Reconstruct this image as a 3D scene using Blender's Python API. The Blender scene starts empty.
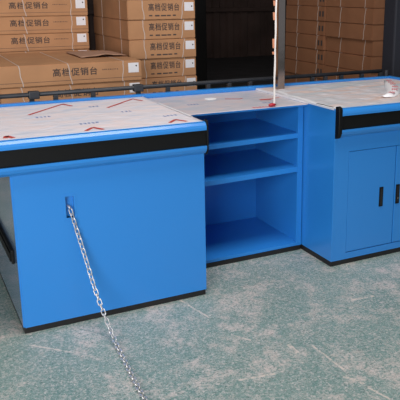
import bpy, bmesh, math, random
from mathutils import Vector, Matrix
random.seed(7)
C = bpy.context.scene.collection
R = math.radians

# ------------------------------------------------------------------ materials
def mat(name, col, rough=.5, metal=0, spec=.5, coat=0, bump=0, bscale=40, var=0, vscale=6, alpha=1, trans=0):
    m = bpy.data.materials.new(name); m.use_nodes = True
    nt = m.node_tree; b = nt.nodes['Principled BSDF']
    b.inputs['Base Color'].default_value = (*col, 1)
    b.inputs['Roughness'].default_value = rough
    b.inputs['Metallic'].default_value = metal
    b.inputs['Specular IOR Level'].default_value = spec
    b.inputs['Coat Weight'].default_value = coat
    b.inputs['Coat Roughness'].default_value = .15
    b.inputs['Alpha'].default_value = alpha
    b.inputs['Transmission Weight'].default_value = trans
    tc = nt.nodes.new('ShaderNodeTexCoord')
    if var:
        n = nt.nodes.new('ShaderNodeTexNoise'); n.inputs['Scale'].default_value = vscale; n.inputs['Detail'].default_value = 5
        nt.links.new(tc.outputs['Object'], n.inputs['Vector'])
        r = nt.nodes.new('ShaderNodeMapRange'); r.inputs[1].default_value = .3; r.inputs[2].default_value = .7
        r.inputs[3].default_value = 1-var; r.inputs[4].default_value = 1+var
        nt.links.new(n.outputs['Fac'], r.inputs[0])
        v = nt.nodes.new('ShaderNodeVectorMath'); v.operation = 'SCALE'; v.inputs[0].default_value = col
        nt.links.new(r.outputs[0], v.inputs['Scale']); nt.links.new(v.outputs[0], b.inputs['Base Color'])
    if bump:
        n = nt.nodes.new('ShaderNodeTexNoise'); n.inputs['Scale'].default_value = bscale; n.inputs['Detail'].default_value = 4
        nt.links.new(tc.outputs['Object'], n.inputs['Vector'])
        p = nt.nodes.new('ShaderNodeBump'); p.inputs['Strength'].default_value = bump; p.inputs['Distance'].default_value = .01
        nt.links.new(n.outputs['Fac'], p.inputs['Height']); nt.links.new(p.outputs[0], b.inputs['Normal'])
    return m

BLUE = mat('blue_powder_coat', (.026, .235, .66), .32, spec=.5, coat=.5, bump=.012, bscale=9)
SIDE = mat('reflection_grey_side_steel', (.17, .26, .40), .2, spec=.6, coat=1, bump=.02, bscale=5)  # blue panel greyed: its grazing reflection is painted into the base colour
BLUEIN = mat('blue_powder_coat_inner', (.024, .225, .64), .3, spec=.5)
BLACK = mat('black_rubber', (.005, .005, .005), .5, spec=.25, bump=.1, bscale=12)
KICK = mat('black_kick_strip', (.012, .01, .01), .5)
STEEL = mat('stainless_steel', (.36, .30, .26), .14, metal=1, bump=.03, bscale=30)  # brown of the reflected surroundings is put into the base tint
CHROME = mat('zinc_chain', (.72, .70, .68), .38, metal=.75)
RAIL = mat('dark_grey_rail_paint', (.028, .03, .034), .5, var=.3, vscale=10)
COL = mat('charcoal_column_paint', (.024, .025, .034), .55, var=.12, vscale=2)
PRINT = mat('black_ink', (.075, .055, .05), .8)
RED = mat('red_print', (.55, .07, .055), .5)
PINK = mat('pink_print', (.8, .16, .2), .5)
BLUEPRINT = mat('blue_print', (.22, .30, .52), .5)
STRAP = mat('white_strapping', (.62, .52, .46), .4)
PAPER = mat('white_label_paper', (.86, .84, .86), .6)
WOOD = mat('pallet_wood', (.22, .13, .07), .8, var=.25, vscale=8)
CARD = mat('brown_cardboard', (.50, .255, .122), .8, var=.09, vscale=5, bump=.12, bscale=8)
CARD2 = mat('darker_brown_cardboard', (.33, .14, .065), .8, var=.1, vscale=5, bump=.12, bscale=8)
FLAP = mat('grey_brown_cardboard_sheet', (.42, .24, .16), .85, var=.08, vscale=4)
WHITEP = mat('white_plastic', (.85, .85, .87), .4)
GLYPH = mat('grey_small_print', (.16, .10, .07), .8)

def film_mat(name, base, warm, cool, rough, metal, bump, st=(1, 2.2, 1), sc=7):
    m = bpy.data.materials.new(name); m.use_nodes = True
    nt = m.node_tree; b = nt.nodes['Principled BSDF']; L = nt.links.new
    tc = nt.nodes.new('ShaderNodeTexCoord')
    mp = nt.nodes.new('ShaderNodeMapping'); mp.inputs['Scale'].default_value = st; L(tc.outputs['Object'], mp.inputs['Vector'])
    n = nt.nodes.new('ShaderNodeTexNoise'); n.inputs['Scale'].default_value = sc; n.inputs['Detail'].default_value = 6; n.inputs['Distortion'].default_value = .6
    L(mp.outputs[0], n.inputs['Vector'])
    cr = nt.nodes.new('ShaderNodeValToRGB'); e = cr.color_ramp.elements
    e[0].position = .3; e[0].color = (*cool, 1); e[1].position = .68; e[1].color = (*warm, 1)
    x = e.new(.5); x.color = (*base, 1)
    L(n.outputs['Fac'], cr.inputs[0]); L(cr.outputs[0], b.inputs['Base Color'])
    b.inputs['Roughness'].default_value = rough; b.inputs['Metallic'].default_value = metal
    n2 = nt.nodes.new('ShaderNodeTexNoise'); n2.inputs['Scale'].default_value = 6; n2.inputs['Detail'].default_value = 3
    n2.inputs['Distortion'].default_value = 1.5
    L(mp.outputs[0], n2.inputs['Vector'])
    bp = nt.nodes.new('ShaderNodeBump'); bp.inputs['Strength'].default_value = bump; bp.inputs['Distance'].default_value = .02
    L(n2.outputs['Fac'], bp.inputs['Height']); L(bp.outputs[0], b.inputs['Normal'])
    return m
FILM = film_mat('milky_protective_film', (.82, .78, .82), (.88, .76, .76), (.66, .70, .80), .38, .0, .3)
FILM2 = film_mat('glossy_protective_film', (.80, .77, .80), (.90, .66, .56), (.58, .68, .72), .28, .15, .5, (.7, 4.5, 1), 2.6)  # orange and teal streaks are painted reflections of the boxes
FILMEDGE = mat('white_film_edge', (.85, .85, .88), .4)

SCRATCH = [((0.883, -0.671), (0.892, -0.905), 0.005), ((0.491, -0.759), (0.629, -0.783), 0.006), ((0.9, -1.036), (0.927, -1.138), 0.005), ((0.621, -0.425), (0.67, -0.501), 0.005), ((0.797, -0.616), (0.797, -0.681), 0.009), ((-0.179, -0.103), (-0.042, -0.24), 0.005), ((0.55, 0.005), (0.602, -0.235), 0.005), ((0.864, -0.931), (0.897, -0.996), 0.008), ((1.292, -0.385), (1.406, -0.395), 0.009)]
def floor_mat():
    m = bpy.data.materials.new('worn_green_epoxy_floor'); m.use_nodes = True
    nt = m.node_tree; b = nt.nodes['Principled BSDF']; L = nt.links.new
    tc = nt.nodes.new('ShaderNodeTexCoord')
    def noise(s, d=6, rough=.6, dist=0, vec=None):
        n = nt.nodes.new('ShaderNodeTexNoise'); n.inputs['Scale'].default_value = s; n.inputs['Detail'].default_value = d
        n.inputs['Roughness'].default_value = rough; n.inputs['Distortion'].default_value = dist
        L(vec or tc.outputs['Object'], n.inputs['Vector']); return n.outputs['Fac']
    def ramp(f, a, bb, ca=(0, 0, 0, 1), cb=(1, 1, 1, 1)):
        c = nt.nodes.new('ShaderNodeValToRGB'); e = c.color_ramp.elements
        e[0].position = a; e[0].color = ca; e[1].position = bb; e[1].color = cb; L(f, c.inputs[0]); return c.outputs[0]
    def mix(f, a, bb):
        x = nt.nodes.new('ShaderNodeMix'); x.data_type = 'RGBA'
        if isinstance(f, float): x.inputs[0].default_value = f
        else: L(f, x.inputs[0])
        for i, c in ((6, a), (7, bb)):
            if isinstance(c, tuple): x.inputs[i].default_value = c
            else: L(c, x.inputs[i])
        return x.outputs[2]
    def mul(a, bb):
        x = nt.nodes.new('ShaderNodeMath'); x.operation = 'MULTIPLY'; L(a, x.inputs[0])
        if isinstance(bb, float): x.inputs[1].default_value = bb
        else: L(bb, x.inputs[1])
        return x.outputs[0]
    green = mix(ramp(noise(2.2, 4), .35, .65), (.085, .205, .175, 1), (.145, .27, .235, 1))
    green = mix(ramp(noise(110, 4, .7), .38, .66), green, (.27, .34, .32, 1))
    big = ramp(noise(3.6, 9, .75, .3), .50, .59)
    mid = ramp(noise(22, 9, .85, .5), .47, .57)
    fine = ramp(noise(95, 5, .8, .3), .48, .52)
    col = mix(mul(mul(big, mid), .85), green, (.60, .50, .45, 1))
    col = mix(mul(mul(big, fine), .6), col, (.66, .58, .53, 1))
    col = mix(mul(mul(mid, fine), .6), col, (.55, .50, .46, 1))
    fleck = ramp(noise(70, 6, .9, .6), .545, .57)
    col = mix(mul(fleck, .85), col, (.62, .58, .55, 1))
    dark = ramp(noise(75, 5, .9, .4), .42, .45, (1, 1, 1, 1), (0, 0, 0, 1))
    col = mix(mul(dark, .75), col, (.06, .12, .11, 1))
    def vm(op, a, bb):
        x = nt.nodes.new('ShaderNodeVectorMath'); x.operation = op
        for k, c in ((0, a), (1, bb)):
            if isinstance(c, (tuple, list)): x.inputs[k].default_value = c
            elif c is not None: L(c, x.inputs[k])
        return x
    def mm(op, a, bb, clamp=False):
        x = nt.nodes.new('ShaderNodeMath'); x.operation = op; x.use_clamp = clamp
        for k, c in ((0, a), (1, bb)):
            if isinstance(c, (int, float)): x.inputs[k].default_value = c
            else: L(c, x.inputs[k])
        return x.outputs[0]
    brk = ramp(noise(40, 6, .8), .44, .52)
    for (ax, ay), (bx_, by), wd in SCRATCH:          # individual gouges through the paint
        dx, dy = bx_-ax, by-ay; l2 = dx*dx+dy*dy
        pa = vm('SUBTRACT', tc.outputs['Object'], (ax, ay, 0)).outputs[0]
        tpar = mm('DIVIDE', vm('DOT_PRODUCT', pa, (dx, dy, 0)).outputs['Value'], l2, True)
        sc_ = vm('SCALE', (dx, dy, 0), None); L(tpar, sc_.inputs['Scale'])
        dist = vm('LENGTH', vm('SUBTRACT', pa, sc_.outputs[0]).outputs[0], None).outputs['Value']
        col = mix(mul(mul(mm('LESS_THAN', dist, wd), brk), .85), col, (.66, .57, .50, 1))
    L(col, b.inputs['Base Color'])
    b.inputs['Roughness'].default_value = .5; b.inputs['Specular IOR Level'].default_value = .35
    bp = nt.nodes.new('ShaderNodeBump'); bp.inputs['Strength'].default_value = .15; bp.inputs['Distance'].default_value = .004
    L(big, bp.inputs['Height']); L(bp.outputs[0], b.inputs['Normal'])
    return m
FLOOR = floor_mat()
WALL = mat('dark_brown_sheet_metal', (.10, .062, .05), .7, var=.35, vscale=1.5)
CEIL = mat('grey_ceiling_sheet', (.16, .16, .16), .8)

# ------------------------------------------------------------------ mesh helpers
def box(bm, x0, x1, y0, y1, z0, z1, bev=0):
    g = bmesh.ops.create_cube(bm, size=1)['verts']
    for v in g:
        v.co = Vector((x0+(v.co.x+.5)*(x1-x0), y0+(v.co.y+.5)*(y1-y0), z0+(v.co.z+.5)*(z1-z0)))
    if bev:
        es = list({e for v in g for e in v.link_edges})
        bmesh.ops.bevel(bm, geom=es, offset=bev, segments=2, profile=.5, affect='EDGES')
    return bm
def nb(): return bmesh.new()
def bx(*a): return box(nb(), *a)
def tube(bm, pts, r, n=8, cap=True):
    pts = [Vector(p) for p in pts]; rings = []
    for i, p in enumerate(pts):
        a = pts[max(i-1, 0)]; c = pts[min(i+1, len(pts)-1)]
        t = (c-a).normalized(); up = Vector((0, 0, 1)) if abs(t.z) < .9 else Vector((1, 0, 0))
        s = t.cross(up).normalized(); u = s.cross(t)
        rings.append([bm.verts.new(p+(s*math.cos(2*math.pi*k/n)+u*math.sin(2*math.pi*k/n))*r) for k in range(n)])
    for A, B in zip(rings, rings[1:]):
        for k in range(n): bm.faces.new((A[k], A[(k+1) % n], B[(k+1) % n], B[k]))
    if cap: bm.faces.new(rings[0][::-1]); bm.faces.new(rings[-1])
    return bm
def sweep(prof, stations):
    """prof (d, z); stations (x, y, ox, oy): closed section swept along a path with mitred corners"""
    bm = nb(); rings = []
    for x, y, ox, oy in stations:
        rings.append([bm.verts.new((x+ox*d, y+oy*d, z)) for d, z in prof])
    n = len(prof)
    for A, B in zip(rings, rings[1:]):
        for k in range(n): bm.faces.new((A[k], A[(k+1) % n], B[(k+1) % n], B[k]))
    bm.faces.new(rings[0][::-1]); bm.faces.new(rings[-1])
    bmesh.ops.recalc_face_normals(bm, faces=bm.faces)
    return bm
def obj(name, bm, m, parent=None, smooth=False):
    me = bpy.data.meshes.new(name)
    if parent is not None:
        bmesh.ops.translate(bm, verts=bm.verts, vec=-Vector(parent['_w']))
    bm.to_mesh(me); bm.free(); me.materials.append(m)
    o = bpy.data.objects.new(name, me); C.objects.link(o)
    if smooth:
        for p in me.polygons: p.use_smooth = True
    if parent is not None:
        o.parent = parent; o['_w'] = parent['_w']
    return o
def thing(name, label, cat, loc, group=None):
    o = bpy.data.objects.new(name, None); C.objects.link(o); o.location = loc; o['_w'] = tuple(loc)
    o.empty_display_size = .1; o['label'] = label; o['category'] = cat
    if group: o['group'] = group
    return o
def tag(o, label, cat, group=None):
    o['label'] = label; o['category'] = cat
    if group: o['group'] = group
    return o
def struct(name, bm, m):
    o = obj(name, bm, m); o['kind'] = 'structure'; return o
def plate_poly(pts, z, t=.0006, bm=None):
    bm = bm or nb()
    a = [bm.verts.new((x, y, z)) for x, y in pts]; b = [bm.verts.new((x, y, z+t)) for x, y in pts]
    n = len(pts)
    bm.faces.new(a[::-1]); bm.faces.new(b)
    for k in range(n): bm.faces.new((a[k], a[(k+1) % n], b[(k+1) % n], b[k]))
    bmesh.ops.recalc_face_normals(bm, faces=bm.faces)
    return bm
def stroke(bm, p, q, w, z, t=.0006):
    p = Vector(p); q = Vector(q); d = (q-p).normalized(); n = Vector((-d.y, d.x))*w/2
    return plate_poly([p+n, q+n, q-n, p-n], z, t, bm)

# ------------------------------------------------------------------ the building
struct('floor', bx(-9, 9.2, -9, 5.6, -.1, 0), FLOOR)
struct('floor_rear', bx(-9, 9.2, 5.6, 11.2, -.1, 0), mat('shade_darkened_floor', (.08, .078, .082), .8, var=.2, vscale=3))  # same floor farther back, its shade painted in as a darker colour
def ribbed(axis, a0, a1, pos, sgn, z1):
    bm = nb(); step = .34; k = a0; pts = []
    while k < a1:
        pts += [(k, 0), (k+.12, 0), (k+.16, .06), (k+.30, .06)]; k += step
    vs = []
    for a, d in pts:
        p = pos+sgn*d
        vs.append([bm.verts.new((a, p, 0) if axis == 'x' else (p, a, 0)), bm.verts.new((a, p, z1) if axis == 'x' else (p, a, z1)),
                   bm.verts.new((a, pos-sgn*.08, z1) if axis == 'x' else (pos-sgn*.08, a, z1)), bm.verts.new((a, pos-sgn*.08, 0) if axis == 'x' else (pos-sgn*.08, a, 0))])
    for A, B in zip(vs, vs[1:]):
        for k in range(4): bm.faces.new((A[k], B[k], B[(k+1) % 4], A[(k+1) % 4]))
    bm.faces.new(vs[0]); bm.faces.new(vs[-1][::-1])
    bmesh.ops.recalc_face_normals(bm, faces=bm.faces)
    return bm
struct('wall_back', ribbed('x', -9, 9.2, 11, -1, 5.2), WALL)
struct('wall_right', bx(9.1, 9.25, -9, 11.2, 0, 5.2), WALL)
struct('wall_left', bx(-9.15, -9, -9, 11.2, 0, 5.2), WALL)
struct('ceiling', bx(-9.2, 9.3, -9, 11.2, 5.2, 5.35), CEIL)
struct('trim_1', bx(-9, 9.1, 10.84, 10.93, 1.0, 1.09, .005), WALL)

# ------------------------------------------------------------------ bumper profile shared by the cabinets
TOPB = [(0, .871), (.010, .876), (.024, .872), (.033, .861), (.036, .850), (.036, .838), (0, .838)]
RUB = [(0, .8375), (.027, .8375), (.029, .832), (.029, .770), (.027, .764), (0, .764)]
LOWB = [(0, .764), (.036, .764), (.036, .752), (.030, .738), (.014, .724), (0, .722)]
def capb(x0, x1, d=.043):
    bm = nb(); pr = [(0, .882), (.012, .886), (.030, .881), (d, .866), (d+.002, .80), (d, .745), (.022, .722), (.010, .716), (0, .716)]
    A = [bm.verts.new((x0, -a, z)) for a, z in pr]; B = [bm.verts.new((x1, -a, z)) for a, z in pr]; n = len(pr)
    bm.faces.new(A); bm.faces.new(B[::-1])
    for k in range(n): bm.faces.new((A[k], B[k], B[(k+1) % n], A[(k+1) % n]))
    bmesh.ops.recalc_face_normals(bm, faces=bm.faces)
    bmesh.ops.bevel(bm, geom=list(bm.edges), offset=.002, segments=1, affect='EDGES')
    return bm

# ------------------------------------------------------------------ left unit
XL, XM = -.184, .690
t = thing('checkout_cabinet', 'bright blue closed counter cabinet with the chain coming out of its front', 'counter', (.25, .45, 0))
bm = nb()   # front skin with a real slot
X = [XL, .032, .072, XM]; Z = [.03, .505, .603, .724]
for i in range(3):
    for j in range(3):
        if i == 1 and j == 1: continue
        q = [bm.verts.new(p) for p in ((X[i], 0, Z[j]), (X[i+1], 0, Z[j]), (X[i+1], 0, Z[j+1]), (X[i], 0, Z[j+1]))]
        bm.faces.new(q)
bmesh.ops.remove_doubles(bm, verts=bm.verts, dist=1e-5)
r = bmesh.ops.extrude_face_region(bm, geom=list(bm.faces))
bmesh.ops.translate(bm, verts=[v for v in r['geom'] if isinstance(v, bmesh.types.BMVert)], vec=(0, .018, 0))
bmesh.ops.recalc_face_normals(bm, faces=bm.faces)
es = [e for e in bm.edges if all(abs(v.co.y) < 1e-5 and abs(v.co.x-XL) < 1e-5 for v in e.verts)]
bmesh.ops.bevel(bm, geom=es, offset=.008, segments=3, affect='EDGES')
fp = obj('front_panel', bm, BLUE, t)
bm = nb(); box(bm, .024, .034, -.0015, .022, .497, .611); box(bm, .070, .080, -.0015, .022, .497, .611)
box(bm, .034, .070, -.0015, .022, .601, .611); box(bm, .034, .070, -.0015, .022, .497, .505); box(bm, .034, .070, .0185, .022, .505, .601)
obj('slot_surround', bm, BLUE, fp)
sp = obj('side_panel', bx(XL, XL+.018, .018, .90, .03, .724), SIDE, t); sp['label'] = 'glossy blue side panel with a grey reflection painted into its colour'
obj('side_panel', bx(XM-.018, XM, .018, .90, .03, .724), BLUE, t)
obj('back_panel', bx(XL+.018, XM-.018, .882, .90, .03, .724), BLUE, t)
obj('kick_strip', bx(XL+.003, XM-.002, .004, .896, 0, .03, .004), KICK, t)
XO = -.275
bm = nb(); box(bm, XO, XM, 0, .86, .724, .8705)
obj('worktop_box', bm, BLUE, t)
bm = nb(); box(bm, XO-.03, XM, .865, .905, .724, .884, .004)
obj('rear_lip', bm, BLUE, t)
st = [(XO, .86, -1, 0), (XO, 0, -1, -1), (XM, 0, 0, -1)]
b0 = obj('bumper', sweep(TOPB, st), BLUE, t); b0['label'] = 'blue upper rail of the bumper'
obj('bumper_rubber', sweep(RUB, st), BLACK, b0)
obj('bumper_lower_band', sweep(LOWB, st), BLUE, b0)
obj('bumper_end_cap', capb(XM+.0005, XM+.010, .036), BLACK, b0)
bm = nb(); box(bm, XL-.014, XL-.0005, .075, .86, .305, .370, .004); box(bm, XL-.020, XL-.014, .085, .85, .315, .355, .002)
sb = obj('side_bumper', bm, BLACK, t)

# ------------------------------------------------------------------ middle shelf unit
X0, X1 = .706, 1.424; YF = .300; YB = .815
t = thing('shelf_unit', 'blue open shelf unit with three shelves, set back between the two cabinets', 'shelf unit', (1.06, .56, 0))
obj('side_panel', bx(X0, X0+.018, YF, .88, .03, .8475), BLUEIN, t)
bm = nb(); box(bm, 1.404, X1, YF, .88, .03, .8475); box(bm, 1.392, 1.404, YF, YF+.02, .03, .8475, .001)
obj('side_panel', bm, BLUEIN, t)
obj('back_panel', bx(X0+.018, 1.404, YB, YB+.015, .03, .8475), BLUEIN, t)
for z0, z1, tilt in ((.028, .046, .002), (.460, .488, .012), (.655, .681, .012)):
    bm = nb(); box(bm, X0+.018, 1.404, YF+.012, YB, z1-.010, z1); box(bm, X0+.018, 1.3915, YF, YF+.012, z0, z1, .001)
    for v in bm.verts: v.co.z += tilt*(v.co.x-X0)/.7
    obj('shelf', bm, BLUEIN, t)
obj('kick_strip', bx(X0, X1, YF+.002, .87, 0, .0275, .002), KICK, t)
bm = nb(); box(bm, XM+.001, 1.4285, .262, .865, .848, .858, .002)
obj('worktop', bm, BLUEIN, t)
obj('rear_lip', bx(XM+.001, 1.4285, .865, .905, .80, .884, .004), BLUE, t)

# ------------------------------------------------------------------ right unit with doors
XR, XE = 1.430, 2.485
t = thing('door_cabinet', 'blue cabinet with two hinged doors and black recessed handles', 'counter', (1.95, .45, 0))
obj('side_panel', bx(XR, XR+.018, .0, .90, .03, .8695, .001), BLUE, t)
obj('side_panel', bx(XE-.043, XE-.025, .02, .90, .03, .724), BLUE, t)
obj('back_panel', bx(XR+.018, XE-.043, .882, .90, .03, .724), BLUE, t)
bm = nb()
box(bm, XR+.018, 1.5245, 0, .02, .03, .724); box(bm, 2.186, XE-.025, 0, .02, .03, .724)
box(bm, 1.5245, 2.186, 0, .02, .637, .724); box(bm, 1.5245, 2.186, 0, .02, .03, .066)
box(bm, 1.5245, 2.186, .021, .03, .05, .66)
obj('front_frame', bm, BLUE, t)
for i, (a, b, h) in enumerate(((1.5275, 1.8415, 1.738), (1.8475, 2.183, 1.853))):
    bm = nb(); box(bm, a, b, .001, .019, .070, .634, .002)
    d = obj('door', bm, BLUE, t)
    bm = nb(); box(bm, h, h+.025, -.004, .0015, .300, .412, .002)
    hd = obj('handle', bm, BLACK, d)
    bm = nb(); box(bm, h+.006, h+.019, -.0052, -.0035, .308, .404, .001)
    obj('handle_recess', bm, KICK, hd)
    if i == 1:
        bm = nb(); tube(bm, [(h+.011, -.0052, .335), (h+.011, -.009, .335)], .006, 14)
        obj('lock', bm, STEEL, d)
obj('kick_strip', bx(XR, XE-.028, .004, .896, 0, .03, .003), KICK, t)
obj('worktop_box', bx(XR+.018, XE-.002, 0, .86, .724, .8705), BLUE, t)
bm = nb(); box(bm, XR-.001, XE+.02, .865, .905, .724, .884, .004)
obj('rear_lip', bm, BLUE, t)
obj('side_lip', bx(XE-.012, XE+.02, .0, .865, .866, .884, .003), BLUE, t)
st = [(XR+.012, 0, 0, -1), (XE, 0, 1, -1), (XE, .86, 1, 0)]
b0 = obj('bumper', sweep(TOPB, st), BLUE, t)
obj('bumper_rubber', sweep(RUB, st), BLACK, b0)
obj('bumper_lower_band', sweep(LOWB, st), BLUE, b0)
obj('bumper_end_cap', capb(XR-.001, XR+.021, .036), BLACK, b0)

# ------------------------------------------------------------------ protective film sheets
def sheet(x0, x1, y0, y1, z, amp, seed, edge=0, nx=40, ny=34):
    rnd = random.Random(seed); ph = [rnd.uniform(0, 6) for _ in range(8)]
    bm = nb(); g = []
    for j in range(ny+1):
        row = []
        for i in range(nx+1):
            x = x0+(x1-x0)*i/nx; y = y0+(y1-y0)*j/ny
            w = abs(math.sin(17*x+9*y+ph[0]))**3*.5+abs(math.sin(8*x-21*y+ph[1]+math.sin(5*x+ph[4])))**4*.6+abs(math.sin(29*x+4*y+ph[2]))**6*.4
            m = min(i, nx-i, 3)/3*min(j, ny-j, 3)/3
            dx = rnd.uniform(-1, 1)*edge if i in (0, nx) else 0; dy = rnd.uniform(-1, 1)*edge if j in (0, ny) else 0
            row.append(bm.verts.new((x+dx, y+dy, z+amp*w*m)))
        g.append(row)
    for j in range(ny):
        for i in range(nx): bm.faces.new((g[j][i], g[j][i+1], g[j+1][i+1], g[j+1][i]))
    r = bmesh.ops.extrude_face_region(bm, geom=list(bm.faces))
    bmesh.ops.translate(bm, verts=[v for v in r['geom'] if isinstance(v, bmesh.types.BMVert)], vec=(0, 0, .0007))
    bmesh.ops.recalc_face_normals(bm, faces=bm.faces)
    return bm
ZT = .8712
f1 = obj('protective_film', sheet(XO-.003, XM+.004, -.006, .862, ZT, .0016, 3, .0015), FILM, None, True)
tag(f1, 'milky protective film with red roof-shaped marks on the left cabinet top', 'plastic film'); f1['_w'] = (0, 0, 0)
ZM = ZT+.0026
def roof(bm, ax, ay, s, left, right, w=.012):
    stroke(bm, (ax, ay), (ax+left[0]*s, ay+left[1]*s), w, ZM); stroke(bm, (ax, ay+.004), (ax+right[0]*s, ay+right[1]*s), w, ZM)
for ax, ay, l, rr, w in ((.223, .800, (-.22, -.25), (.03, -.085), .013), (.608, .795, (-.205, -.22), (.03, -.085), .013),
                         (.196, .092, (-.045, -.055), (.03, -.062), .017), (.590, .100, (-.05, -.058), (.03, -.066), .015), (-.172, .08, (-.01, -.04), (.02, -.05), .02)):
    bm = nb(); roof(bm, ax, ay, 1, l, rr, w)
    obj('printed_roof_mark', bm, RED, f1)
def glyphs(x, y, n, w, h, z, dx=(1, 0), seed=1):
    rnd = random.Random(seed); bm = nb(); d = Vector(dx).normalized(); p = Vector((-d.y, d.x))
    for i in range(n):
        o = Vector((x, y))+d*i*w*1.35
        for k in range(3):
            a = o+p*h*(k/2-.5); stroke(bm, a, a+d*w*rnd.uniform(.5, 1), h*.16, z)
        a = o+d*w*rnd.uniform(.2, .7)-p*h*.5; stroke(bm, a, a+p*h, h*.14, z)
    return bm
for i, (x, y, n) in enumerate(((.325, .645, 3), (.165, .200, 5), (.572, .208, 4), (.02, .46, 4), (.43, .42, 3))):
    obj('printed_lettering', glyphs(x, y, n, .014, .022, ZM, (1, .05), i), BLUEPRINT, f1)
bm = nb(); stroke(bm, (.703-.015, .60), (.703-.013, .14), .012, ZM); obj('folded_edge', bm, FILMEDGE, f1)

ZS = .8592
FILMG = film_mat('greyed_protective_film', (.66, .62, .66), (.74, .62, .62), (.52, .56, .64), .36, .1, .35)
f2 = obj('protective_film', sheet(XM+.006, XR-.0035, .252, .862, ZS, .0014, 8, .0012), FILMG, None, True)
tag(f2, 'thin milky film covering the lower counter top above the open shelves', 'plastic film'); f2['_w'] = (0, 0, 0)
ZN = ZS+.0024
bm = nb(); stroke(bm, (1.10, .625), (1.175, .585), .012, ZN); stroke(bm, (1.175, .585), (1.20, .60), .01, ZN)
obj('printed_roof_mark', bm, RED, f2)
bm = nb(); stroke(bm, (1.26, .50), (1.325, .495), .03, ZN); stroke(bm, (1.320, .50), (1.40, .53), .008, ZN)
obj('printed_roof_mark', bm, RED, f2)
obj('printed_lettering', glyphs(1.10, .285, 7, .014, .026, ZN, (1, -.1), 5), PINK, f2)
obj('printed_lettering', glyphs(.83, .53, 4, .013, .02, ZN, (1, 0), 6), BLUEPRINT, f2)
obj('printed_lettering', glyphs(1.22, .40, 3, .013, .02, ZN, (1, 0), 9), BLUEPRINT, f2)

f3 = obj('protective_film', sheet(XR-.004, XE-.016, -.004, .862, ZT, .0055, 5, .003, 70, 50), FILM2, None, True)
tag(f3, 'glossy wrinkled protective film on the top of the cabinet with doors', 'plastic film'); f3['_w'] = (0, 0, 0)
bm = nb()
pts = [(1.470, .68), (1.455, .52), (1.445, .34), (1.432, .20), (1.428, .06), (1.440, .012)]
for a, b in zip(pts, pts[1:]): stroke(bm, a, b, .032, ZT+.0035)
obj('folded_edge', bm, FILMEDGE, f3)
obj('folded_flap', bx(XR-.0032, XR-.0008, .2605, .862, .8605, .8724), FILMEDGE, f3)
obj('folded_flap', bx(XR-.0032, XR-.0008, .012, .260, .863, .8724), FILMEDGE, f3)
bm = nb()   # torn dark bits by the corner
for a, b, w in (((1.425, .17), (1.436, .115), .014), ((1.430, .10), (1.437, .03), .010)): stroke(bm, a, b, w, ZT+.0046)
obj('torn_tape', bm, KICK, f3)

# white round sticker
bm = nb(); bmesh.ops.create_cone(bm, cap_ends=True, segments=32, radius1=.034, radius2=.034, depth=.002, matrix=Matrix.Translation((1.026, .660, ZS+.0034)))
tag(obj('round_sticker', bm, mat('bright_white_sticker', (.95, .95, .95), .4)), 'round white sticker on the film of the lower counter top', 'sticker')

# curled ribbon of printed film at the rear right
bm = nb(); path = [(2.318, .700), (2.225, .565), (2.145, .445), (2.068, .328), (1.990, .235), (1.915, .178), (1.865, .165)]
hh = [.006, .016, .022, .024, .022, .014, .004]; W = [.018, .026, .034, .040, .040, .034, .020]; rings = []
for i, (x, y) in enumerate(path):
    a = Vector(path[max(i-1, 0)]); b = Vector(path[min(i+1, len(path)-1)]); d = (b-a).normalized(); n = Vector((-d.y, d.x))
    ring = []
    for k in range(9):
        u = k/8*2-1; ring.append(bm.verts.new((x+n.x*u*W[i], y+n.y*u*W[i], ZT+.008+hh[i]*(1-u*u)+.002*math.sin(i*2+k))))
    rings.append(ring)
for A, B in zip(rings, rings[1:]):
    for k in range(8): bm.faces.new((A[k], A[k+1], B[k+1], B[k]))
r = bmesh.ops.extrude_face_region(bm, geom=list(bm.faces))
bmesh.ops.translate(bm, verts=[v for v in r['geom'] if isinstance(v, bmesh.types.BMVert)], vec=(0, 0, .0012))
bmesh.ops.recalc_face_normals(bm, faces=bm.faces)
rb = obj('film_ribbon', bm, WHITEP, None, True); rb['_w'] = (0, 0, 0)
tag(rb, 'curled white plastic ribbon with red print lying at the far right of the counter', 'plastic ribbon')
rnd = random.Random(4)
for i in range(6):
    s = .4+i*.86; k = int(s); f = s-k
    c = Vector(path[k]).lerp(Vector(path[k+1]), f); hgt = hh[k]*(1-f)+hh[k+1]*f
    d = (Vector(path[k+1])-Vector(path[k])).normalized(); p = Vector((-d.y, d.x)); bm = nb()
    for q in range(3):
        a = c+p*(.012*q-.002)-d*.022; stroke(bm, a, a+d*rnd.uniform(.030, .044), .006, ZT+.0098+hgt+.0012)
    a = c-p*.008+d*rnd.uniform(-.012, .012); stroke(bm, a, a+p*.036, .010, ZT+.0098+hgt+.0012)
    obj('printed_character', bm, PINK, rb)

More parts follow.
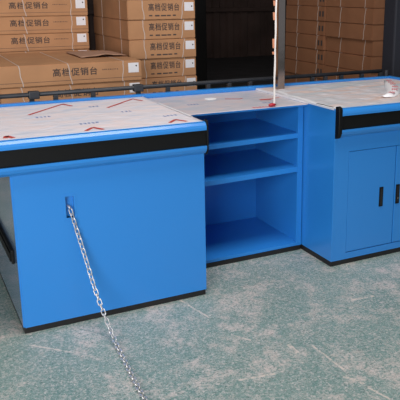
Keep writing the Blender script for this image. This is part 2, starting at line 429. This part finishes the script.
# ------------------------------------------------------------------ steel post, hanging strip, tape
t = thing('steel_post', 'square stainless steel post standing at the back of the counter top', 'post', (1.53, .745, ZT+.006))
bm = nb(); box(bm, 1.503, 1.551, .720, .768, ZT+.006, 1.98, .003)
obj('tube', bm, STEEL, t)
obj('top_cap', bx(1.501, 1.553, .718, .770, 1.98, 1.99, .002), KICK, t)
bm = nb()
a = Vector((1.4955, .722, 1.95)); b = Vector((1.2160, .262, .872)); prev = None
for i in range(25):
    f = i/24; p = a.lerp(b, f); p.x += .0012*math.sin(i*1.7); w = .0042 if i % 5 else .005
    q = [bm.verts.new((p.x-w*.87, p.y+w*.5, p.z)), bm.verts.new((p.x+w*.87, p.y-w*.5, p.z)), bm.verts.new((p.x+w*.87, p.y-w*.5+.0015, p.z+.0005)), bm.verts.new((p.x-w*.87, p.y+w*.5+.0015, p.z+.0005))]
    if prev:
        for k in range(4): bm.faces.new((prev[k], prev[(k+1) % 4], q[(k+1) % 4], q[k]))
    else: bm.faces.new(q)
    prev = q
bm.faces.new(prev[::-1]); bmesh.ops.recalc_face_normals(bm, faces=bm.faces)
s = obj('film_strip', bm, mat('dull_white_plastic', (.62, .58, .55), .4)); s['_w'] = (0, 0, 0)
tag(s, 'narrow white plastic strip stretched from the steel post down to the counter edge', 'plastic strip')
for f0, f1_ in ((.505, .53), (.562, .60), (.69, .735), (.752, .765)):   # torn tape scraps stuck along the strip
    p = a.lerp(b, f0); q = a.lerp(b, f1_); bm = nb()
    vs = [bm.verts.new(v) for v in ((p.x-.016, p.y+.006, p.z), (p.x-.005, p.y+.001, p.z), (q.x-.004, q.y+.001, q.z), (q.x-.013, q.y+.006, q.z))]
    bm.faces.new(vs); r = bmesh.ops.extrude_face_region(bm, geom=list(bm.faces))
    bmesh.ops.translate(bm, verts=[v for v in r['geom'] if isinstance(v, bmesh.types.BMVert)], vec=(.001, .002, 0))
    bmesh.ops.recalc_face_normals(bm, faces=bm.faces)
    obj('tape_scrap', bm, mat('orange_brown_tape', (.45, .16, .07), .5), s)
bm = nb(); bmesh.ops.create_icosphere(bm, subdivisions=3, radius=1)
for v in bm.verts:
    n = 1+.18*math.sin(v.co.x*7+1)*math.cos(v.co.y*6)
    v.co = Vector((1.208+v.co.x*.021*n, .268+v.co.y*.012, .8715+v.co.z*.009*n))
tag(obj('tape_blob', bm, mat('dark_red_tape', (.42, .015, .03), .4), None, True), 'crumpled dark red tape at the lower end of the white strip', 'tape')

# ------------------------------------------------------------------ guard rail behind the counter
t = thing('guard_rail', 'low dark grey metal rail on short posts behind the blue counter', 'rail', (1.1, .95, 0))
bm = nb(); tube(bm, [(-.6, .95, .914), (2.47, .95, .914)], .0125, 10); obj('rail_tube', bm, RAIL, t, True)
for x in (-.45, .093, .221, .43, .696, .88, 1.142, 1.285, 1.432, 1.66, 1.897, 2.001, 2.13, 2.30, 2.46):
    bm = nb(); box(bm, x-.012, x+.012, .938, .962, 0, .905, .002); obj('post', bm, RAIL, t)
for x in (.105, .696):
    obj('clamp', bx(x-.028, x+.028, .930, .972, .890, .932, .004), RAIL, t)
bm = nb(); tube(bm, [(2.468, .892, .8845), (2.468, .892, .925)], .014, 10); obj('corner_foot', bm, RAIL, t)

# ------------------------------------------------------------------ dark column
t = thing('steel_column', 'dark charcoal steel column rising behind the right end of the counter', 'column', (3.08, 1.47, 0))
obj('shaft', bx(2.94, 3.24, 1.40, 1.545, .03, 5.19, .012), COL, t)
obj('base_plate', bx(2.88, 3.30, 1.34, 1.60, 0, .0295, .003), RAIL, t)
t = thing('steel_column', 'black steel column far back beside the middle stack of boxes', 'column', (2.87, 5.07, 0))
obj('shaft', bx(2.80, 2.95, 5.0, 5.15, .03, 5.19, .006), BLACK, t)
obj('base_plate', bx(2.74, 3.01, 4.94, 5.21, 0, .0295, .003), RAIL, t)

# ------------------------------------------------------------------ chain
chain_pts = [Vector(p) for p in ((.051, .012, .55), (.051, -.006, .545), (.069, -.014, .457), (.093, -.04, .332), (.115, -.08, .2), (.134, -.15, .092),
             (.143, -.24, .026), (.1375, -.36, .0085), (.131, -.47, .0085), (.123, -.583, .0085), (.116, -.729, .0085), (.108, -.87, .0085))]
def cat(P, n=900):
    out = []
    for i in range(len(P)-1):
        p0, p1, p2, p3 = P[max(i-1, 0)], P[i], P[i+1], P[min(i+2, len(P)-1)]
        for k in range(60):
            u = k/60; out.append(.5*((2*p1)+(-p0+p2)*u+(2*p0-5*p1+4*p2-p3)*u*u+(-p0+3*p1-3*p2+p3)*u**3))
    return out+[P[-1]]
cp = cat(chain_pts)
PITCH = .0235; LW = .0088; WR = .0025
def link_mesh():
    bm = nb(); h = PITCH/2+WR-LW+.0012; pts = []
    for k in range(8): a = math.pi*k/7; pts.append((h+LW*math.sin(a), LW*math.cos(a), 0))
    for k in range(8): a = math.pi+math.pi*k/7; pts.append((-h+LW*math.sin(a), LW*math.cos(a), 0))
    n = len(pts); rings = []
    for i, p in enumerate(pts):
        tt = (Vector(pts[(i+1) % n])-Vector(pts[i-1])).normalized(); s = Vector((0, 0, 1)); u = tt.cross(s)
        rings.append([bm.verts.new(Vector(p)+(s*math.cos(2*math.pi*k/7)+u*math.sin(2*math.pi*k/7))*WR) for k in range(7)])
    for i in range(n):
        A, B = rings[i], rings[(i+1) % n]
        for k in range(7): bm.faces.new((A[k], A[(k+1) % 7], B[(k+1) % 7], B[k]))
    bmesh.ops.recalc_face_normals(bm, faces=bm.faces)
    me = bpy.data.meshes.new('link'); bm.to_mesh(me); bm.free(); me.materials.append(CHROME)
    for p in me.polygons: p.use_smooth = True
    return me
ch = thing('chain', 'silver steel link chain hanging from the front slot onto the floor', 'chain', (.13, -.3, 0))
lm = link_mesh(); acc = 0; want = PITCH/2; li = 0
for A, B in zip(cp, cp[1:]):
    L = (B-A).length
    while acc+L >= want:
        c = A.lerp(B, (want-acc)/L); d = (B-A).normalized()
        up = Vector((0, 0, 1)) if abs(d.z) < .85 else Vector((0, 1, 0))
        s = d.cross(up).normalized(); u = s.cross(d)
        rot = Matrix((d, s, u)).transposed().to_4x4() @ Matrix.Rotation(R(45+(90 if li % 2 else 0)+random.uniform(-8, 8)), 4, 'X')
        o = bpy.data.objects.new('link', lm); C.objects.link(o); o.parent = ch
        o.matrix_basis = Matrix.Translation(c-Vector(ch['_w'])) @ rot
        want += PITCH; li += 1
    acc += L

# ------------------------------------------------------------------ cartons
def text_bm(s, size, width=None, flip=None):
    cu = bpy.data.curves.new('t', 'FONT'); cu.body = s; cu.size = size; cu.extrude = .0004; cu.offset = .0012; cu.space_character = 1.12
    o = bpy.data.objects.new('t', cu); C.objects.link(o); dg = bpy.context.evaluated_depsgraph_get()
    me = bpy.data.meshes.new_from_object(o.evaluated_get(dg)); bm = nb(); bm.from_mesh(me)
    bpy.data.objects.remove(o); bpy.data.meshes.remove(me)
    return bm
def place_text(bm, x0, x1, z0, z1, y):
    xs = [v.co.x for v in bm.verts]; ys = [v.co.y for v in bm.verts]; zs = [v.co.z for v in bm.verts]
    for v in bm.verts:
        X = x0+(v.co.x-min(xs))/(max(xs)-min(xs))*(x1-x0); Z_ = z0+(v.co.y-min(ys))/(max(ys)-min(ys))*(z1-z0)
        v.co = Vector((X, y-(v.co.z-min(zs)), Z_))
    bmesh.ops.recalc_face_normals(bm, faces=bm.faces)
    return bm
def marks(x0, x1, z0, z1, y, n, seed, gapf=.25):
    rnd = random.Random(seed); bm = nb(); w = (x1-x0)/n
    for i in range(n):
        a = x0+i*w; box(bm, a, a+w*rnd.uniform(.45, 1-gapf), y-.0006, y+.0004, z0+rnd.uniform(0, .15)*(z1-z0), z1-rnd.uniform(0, .2)*(z1-z0))
    return bm
def loop_x(bm, x, w, D, H, lean=0):          # strap around the carton, in the y-z plane
    t_ = .0018; n = 6; prev = None
    for i in range(n+1):
        f = i/n; z = H*f; xx = x+lean*f+.003*math.sin(f*9+x*40)
        q = [bm.verts.new(p) for p in ((xx-w/2, -t_, z), (xx+w/2, -t_, z), (xx+w/2, 0, z), (xx-w/2, 0, z))]
        if prev:
            for k in range(4): bm.faces.new((prev[k], prev[(k+1) % 4], q[(k+1) % 4], q[k]))
        else: bm.faces.new(q[::-1])
        prev = q
    bm.faces.new(prev); box(bm, x+lean-w/2, x+lean+w/2, 0, D, H, H+t_)
    box(bm, x-w/2, x+w/2, D, D+t_, 0, H)
    bmesh.ops.recalc_face_normals(bm, faces=bm.faces)
    return bm
def carton_body(w, d, h, seed):
    bm = nb(); bmesh.ops.create_grid(bm, x_segments=8, y_segments=8, size=.5)
    bm.free(); bm = bx(0, w, 0, d, 0, h)
    bmesh.ops.bevel(bm, geom=list(bm.edges), offset=.005, segments=2, affect='EDGES')
    # top flap seam
    return bm
def make_carton(kind):
    t = thing('carton', '', 'cardboard box', (0, 0, 0))
    if kind.startswith('wide'):
        w, d, h = 1.0, 1.0, (.1450 if kind == 'wide' else .1375)
        obj('carton_body', carton_body(w, d, h, 1), CARD, t)
        for x in (.16, .49, .855): obj('strap', loop_x(nb(), x, .006, d, h, -.022 if x < .8 else .01), STRAP, t)
        obj('printed_text', place_text(text_bm('高档促销台', .1), .362, .672, .060, .116, -.0006), PRINT, t)
        obj('small_print', marks(.71, .83, .088, .097, -.0006, 9, 3), GLYPH, t)
        obj('tape_line', bx(.004, w-.004, -.0008, 0, .028, .031), GLYPH, t)
        lb = obj('shipping_label', bx(.900, .978, -.0012, .0002, .060, .130), PAPER, t)
        bm = nb(); tube(bm, [(.960, -.0012, .108), (.960, -.0019, .108)], .006, 12); obj('label_dot', bm, PRINT, lb)
    elif kind == 'narrow':
        w, d, h = .57, 1.0, .1510
        obj('carton_body', carton_body(w, d, h, 2), CARD, t)
        for x in (.135, .448): obj('strap', loop_x(nb(), x, .006, d, h, -.016 if x < .2 else .018), STRAP, t)
        for y in (.2, .72): obj('side_strap', bx(-.0018, 0, y-.003, y+.003, 0, h), STRAP, t)
        obj('printed_text', place_text(text_bm('高档促销台', .1), .172, .432, .068, .128, -.0006), PRINT, t)
        obj('small_print', marks(.175, .425, .026, .038, -.0006, 5, 8, .12), PRINT, t)
        lb = obj('shipping_label', bx(.476, .556, -.0012, .0002, .066, .134), PAPER, t)
        bm = nb(); tube(bm, [(.540, -.0012, .102), (.540, -.0019, .102)], .006, 12); obj('label_dot', bm, PRINT, lb)
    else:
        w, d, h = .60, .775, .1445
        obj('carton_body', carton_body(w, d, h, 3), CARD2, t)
        for y in (.14, .535):
            bm = loop_x(nb(), 0, .006, w, h, .02)
            bmesh.ops.rotate(bm, verts=bm.verts, cent=(0, 0, 0), matrix=Matrix.Rotation(R(-90), 3, 'Z'))
            bmesh.ops.translate(bm, verts=bm.verts, vec=(0, y, 0))
            obj('strap', bm, STRAP, t)
        if kind == 'side_marked':
            bm = nb()
            box(bm, -.0006, .0004, .02, .05, .045, .10); obj('printed_mark', bm, PRINT, t)
            obj('printed_mark', bx(-.0006, .0004, .075, .105, .045, .10), PRINT, t)
    return t
def dup(root):
    r = root.copy(); C.objects.link(r)
    for chd in list(root.children):
        c = chd.copy(); C.objects.link(c); c.parent = r
        for g in chd.children:
            dd = g.copy(); C.objects.link(dd); dd.parent = c
    return r
protos = {}; 
ORD = ['topmost', 'second', 'third', 'fourth', 'fifth', 'sixth', 'seventh', 'eighth', 'ninth', 'tenth', 'eleventh']
def pallet(x0, x1, y0, y1, h, label):
    t = thing('pallet', label, 'pallet', ((x0+x1)/2, (y0+y1)/2, 0), 'pallets under the carton stacks')
    n = 6; w = (x1-x0)/n
    for i in range(n): obj('deck_board', bx(x0+i*w, x0+i*w+w*.8, y0, y1, h-.018, h-.001), WOOD, t)
    for k in range(3):
        y = y0+(y1-y0-.08)*k/2; obj('runner', bx(x0, x0+(n-1)*w+w*.8, y, y+.08, 0, h-.0185), WOOD, t)
def stack(kind, x, y, ztop, pitch, n, where, group, jit=.006):
    z0 = ztop-pitch*n
    dims = {'wide': (1.0, 1.0), 'wide_rear': (1.0, 1.0), 'narrow': (.57, 1.0)}.get(kind, (.60, .775))
    if z0 > .03: pallet(x, x+dims[0], y, y+dims[1], z0, 'wooden pallet under the ' + where)
    for i in range(n):
        if kind not in protos: o = protos[kind] = make_carton(kind)
        else: o = dup(protos[kind])
        o.location = (x+random.uniform(-jit, jit), y+random.uniform(-jit, jit), ztop-pitch*(i+1)+.0005)
        o.rotation_euler = (0, 0, R(random.uniform(-.5, .5)))
        o['label'] = 'brown cardboard box, '+('topmost' if i == 0 else ORD[i]+' from top')+' of the '+where
        o['group'] = group
stack('wide', .060, 1.945, .970, .1475, 6, 'low stack right behind the counter', 'cartons in the low stack')
stack('wide_rear', -.032, 3.02, 1.394, .140, 9, 'wide stack at the left rear', 'cartons in the left rear stack')
stack('narrow', 1.120, 2.40, 1.3865, .1535, 9, 'middle stack beside the dark gap', 'cartons in the middle stack', .009)
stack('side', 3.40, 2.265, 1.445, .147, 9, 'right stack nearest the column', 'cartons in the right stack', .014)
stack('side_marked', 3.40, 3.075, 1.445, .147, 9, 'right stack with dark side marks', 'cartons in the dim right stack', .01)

# loose cardboard sheet bowed on top of the low stack
bm = nb(); g = []
for j in range(11):
    row = []
    for i in range(15):
        u = i/14; v = j/10; x = .70+.35*u; y = 2.26+.5*v
        row.append(bm.verts.new((x, y, .9735+.014*math.exp(-((u-.55)/.28)**2)*math.exp(-(v/.45)**2)+.004*math.sin(u*9+v*4)**2)))
    g.append(row)
for j in range(10):
    for i in range(14): bm.faces.new((g[j][i], g[j][i+1], g[j+1][i+1], g[j+1][i]))
r = bmesh.ops.extrude_face_region(bm, geom=list(bm.faces))
bmesh.ops.translate(bm, verts=[v for v in r['geom'] if isinstance(v, bmesh.types.BMVert)], vec=(0, 0, .004))
bmesh.ops.recalc_face_normals(bm, faces=bm.faces)
tag(obj('cardboard_sheet', bm, FLAP, None, True), 'bowed loose cardboard sheet lying on the low stack of boxes', 'cardboard')

# ------------------------------------------------------------------ lights
w = bpy.data.worlds.new('World'); bpy.context.scene.world = w; w.use_nodes = True
bg = w.node_tree.nodes['Background']; bg.inputs[0].default_value = (.80, .88, 1, 1); bg.inputs[1].default_value = .36
def area(name, loc, target, sx, sy, power, col):
    l = bpy.data.lights.new(name, 'AREA'); l.shape = 'RECTANGLE'; l.size = sx; l.size_y = sy; l.energy = power; l.color = col
    o = bpy.data.objects.new(name, l); C.objects.link(o); o.location = loc
    o.rotation_euler = (Vector(target)-Vector(loc)).to_track_quat('-Z', 'Y').to_euler()
    return o
area('ceiling_lamp', (.9, -.6, 5.0), (.9, .9, 0), 2.6, 2.6, 215, (1, .95, .93))
area('doorway_light', (-2.5, -3.6, 1.7), (.6, .8, .5), 2.4, 2.2, 190, (.97, .97, 1))

# ------------------------------------------------------------------ camera
cam = bpy.data.cameras.new('Camera'); co = bpy.data.objects.new('Camera', cam); C.objects.link(co)
F, PIT, YAW, ROL = 681.66, .2539, .4818, -.0011
cam.sensor_width = 36; cam.lens = F/400*36; cam.shift_x = -49.31/400; cam.shift_y = -33.43/400
fwd = Vector((math.sin(YAW)*math.cos(PIT), math.cos(YAW)*math.cos(PIT), -math.sin(PIT)))
r0 = Vector((math.cos(YAW), -math.sin(YAW), 0)); u0 = r0.cross(fwd)
r1 = r0*math.cos(ROL)+u0*math.sin(ROL); u1 = -r0*math.sin(ROL)+u0*math.cos(ROL)
co.matrix_world = Matrix.Translation((-.5645, -2.8579, 1.4641)) @ Matrix((r1, u1, -fwd)).transposed().to_4x4()
cam.clip_start = .05
sc = bpy.context.scene; sc.camera = co
sc.view_settings.view_transform = 'Standard'; sc.view_settings.look = 'None'; sc.view_settings.exposure = 0; sc.view_settings.gamma = 1
for o in bpy.data.objects:
    if '_w' in o: del o['_w']
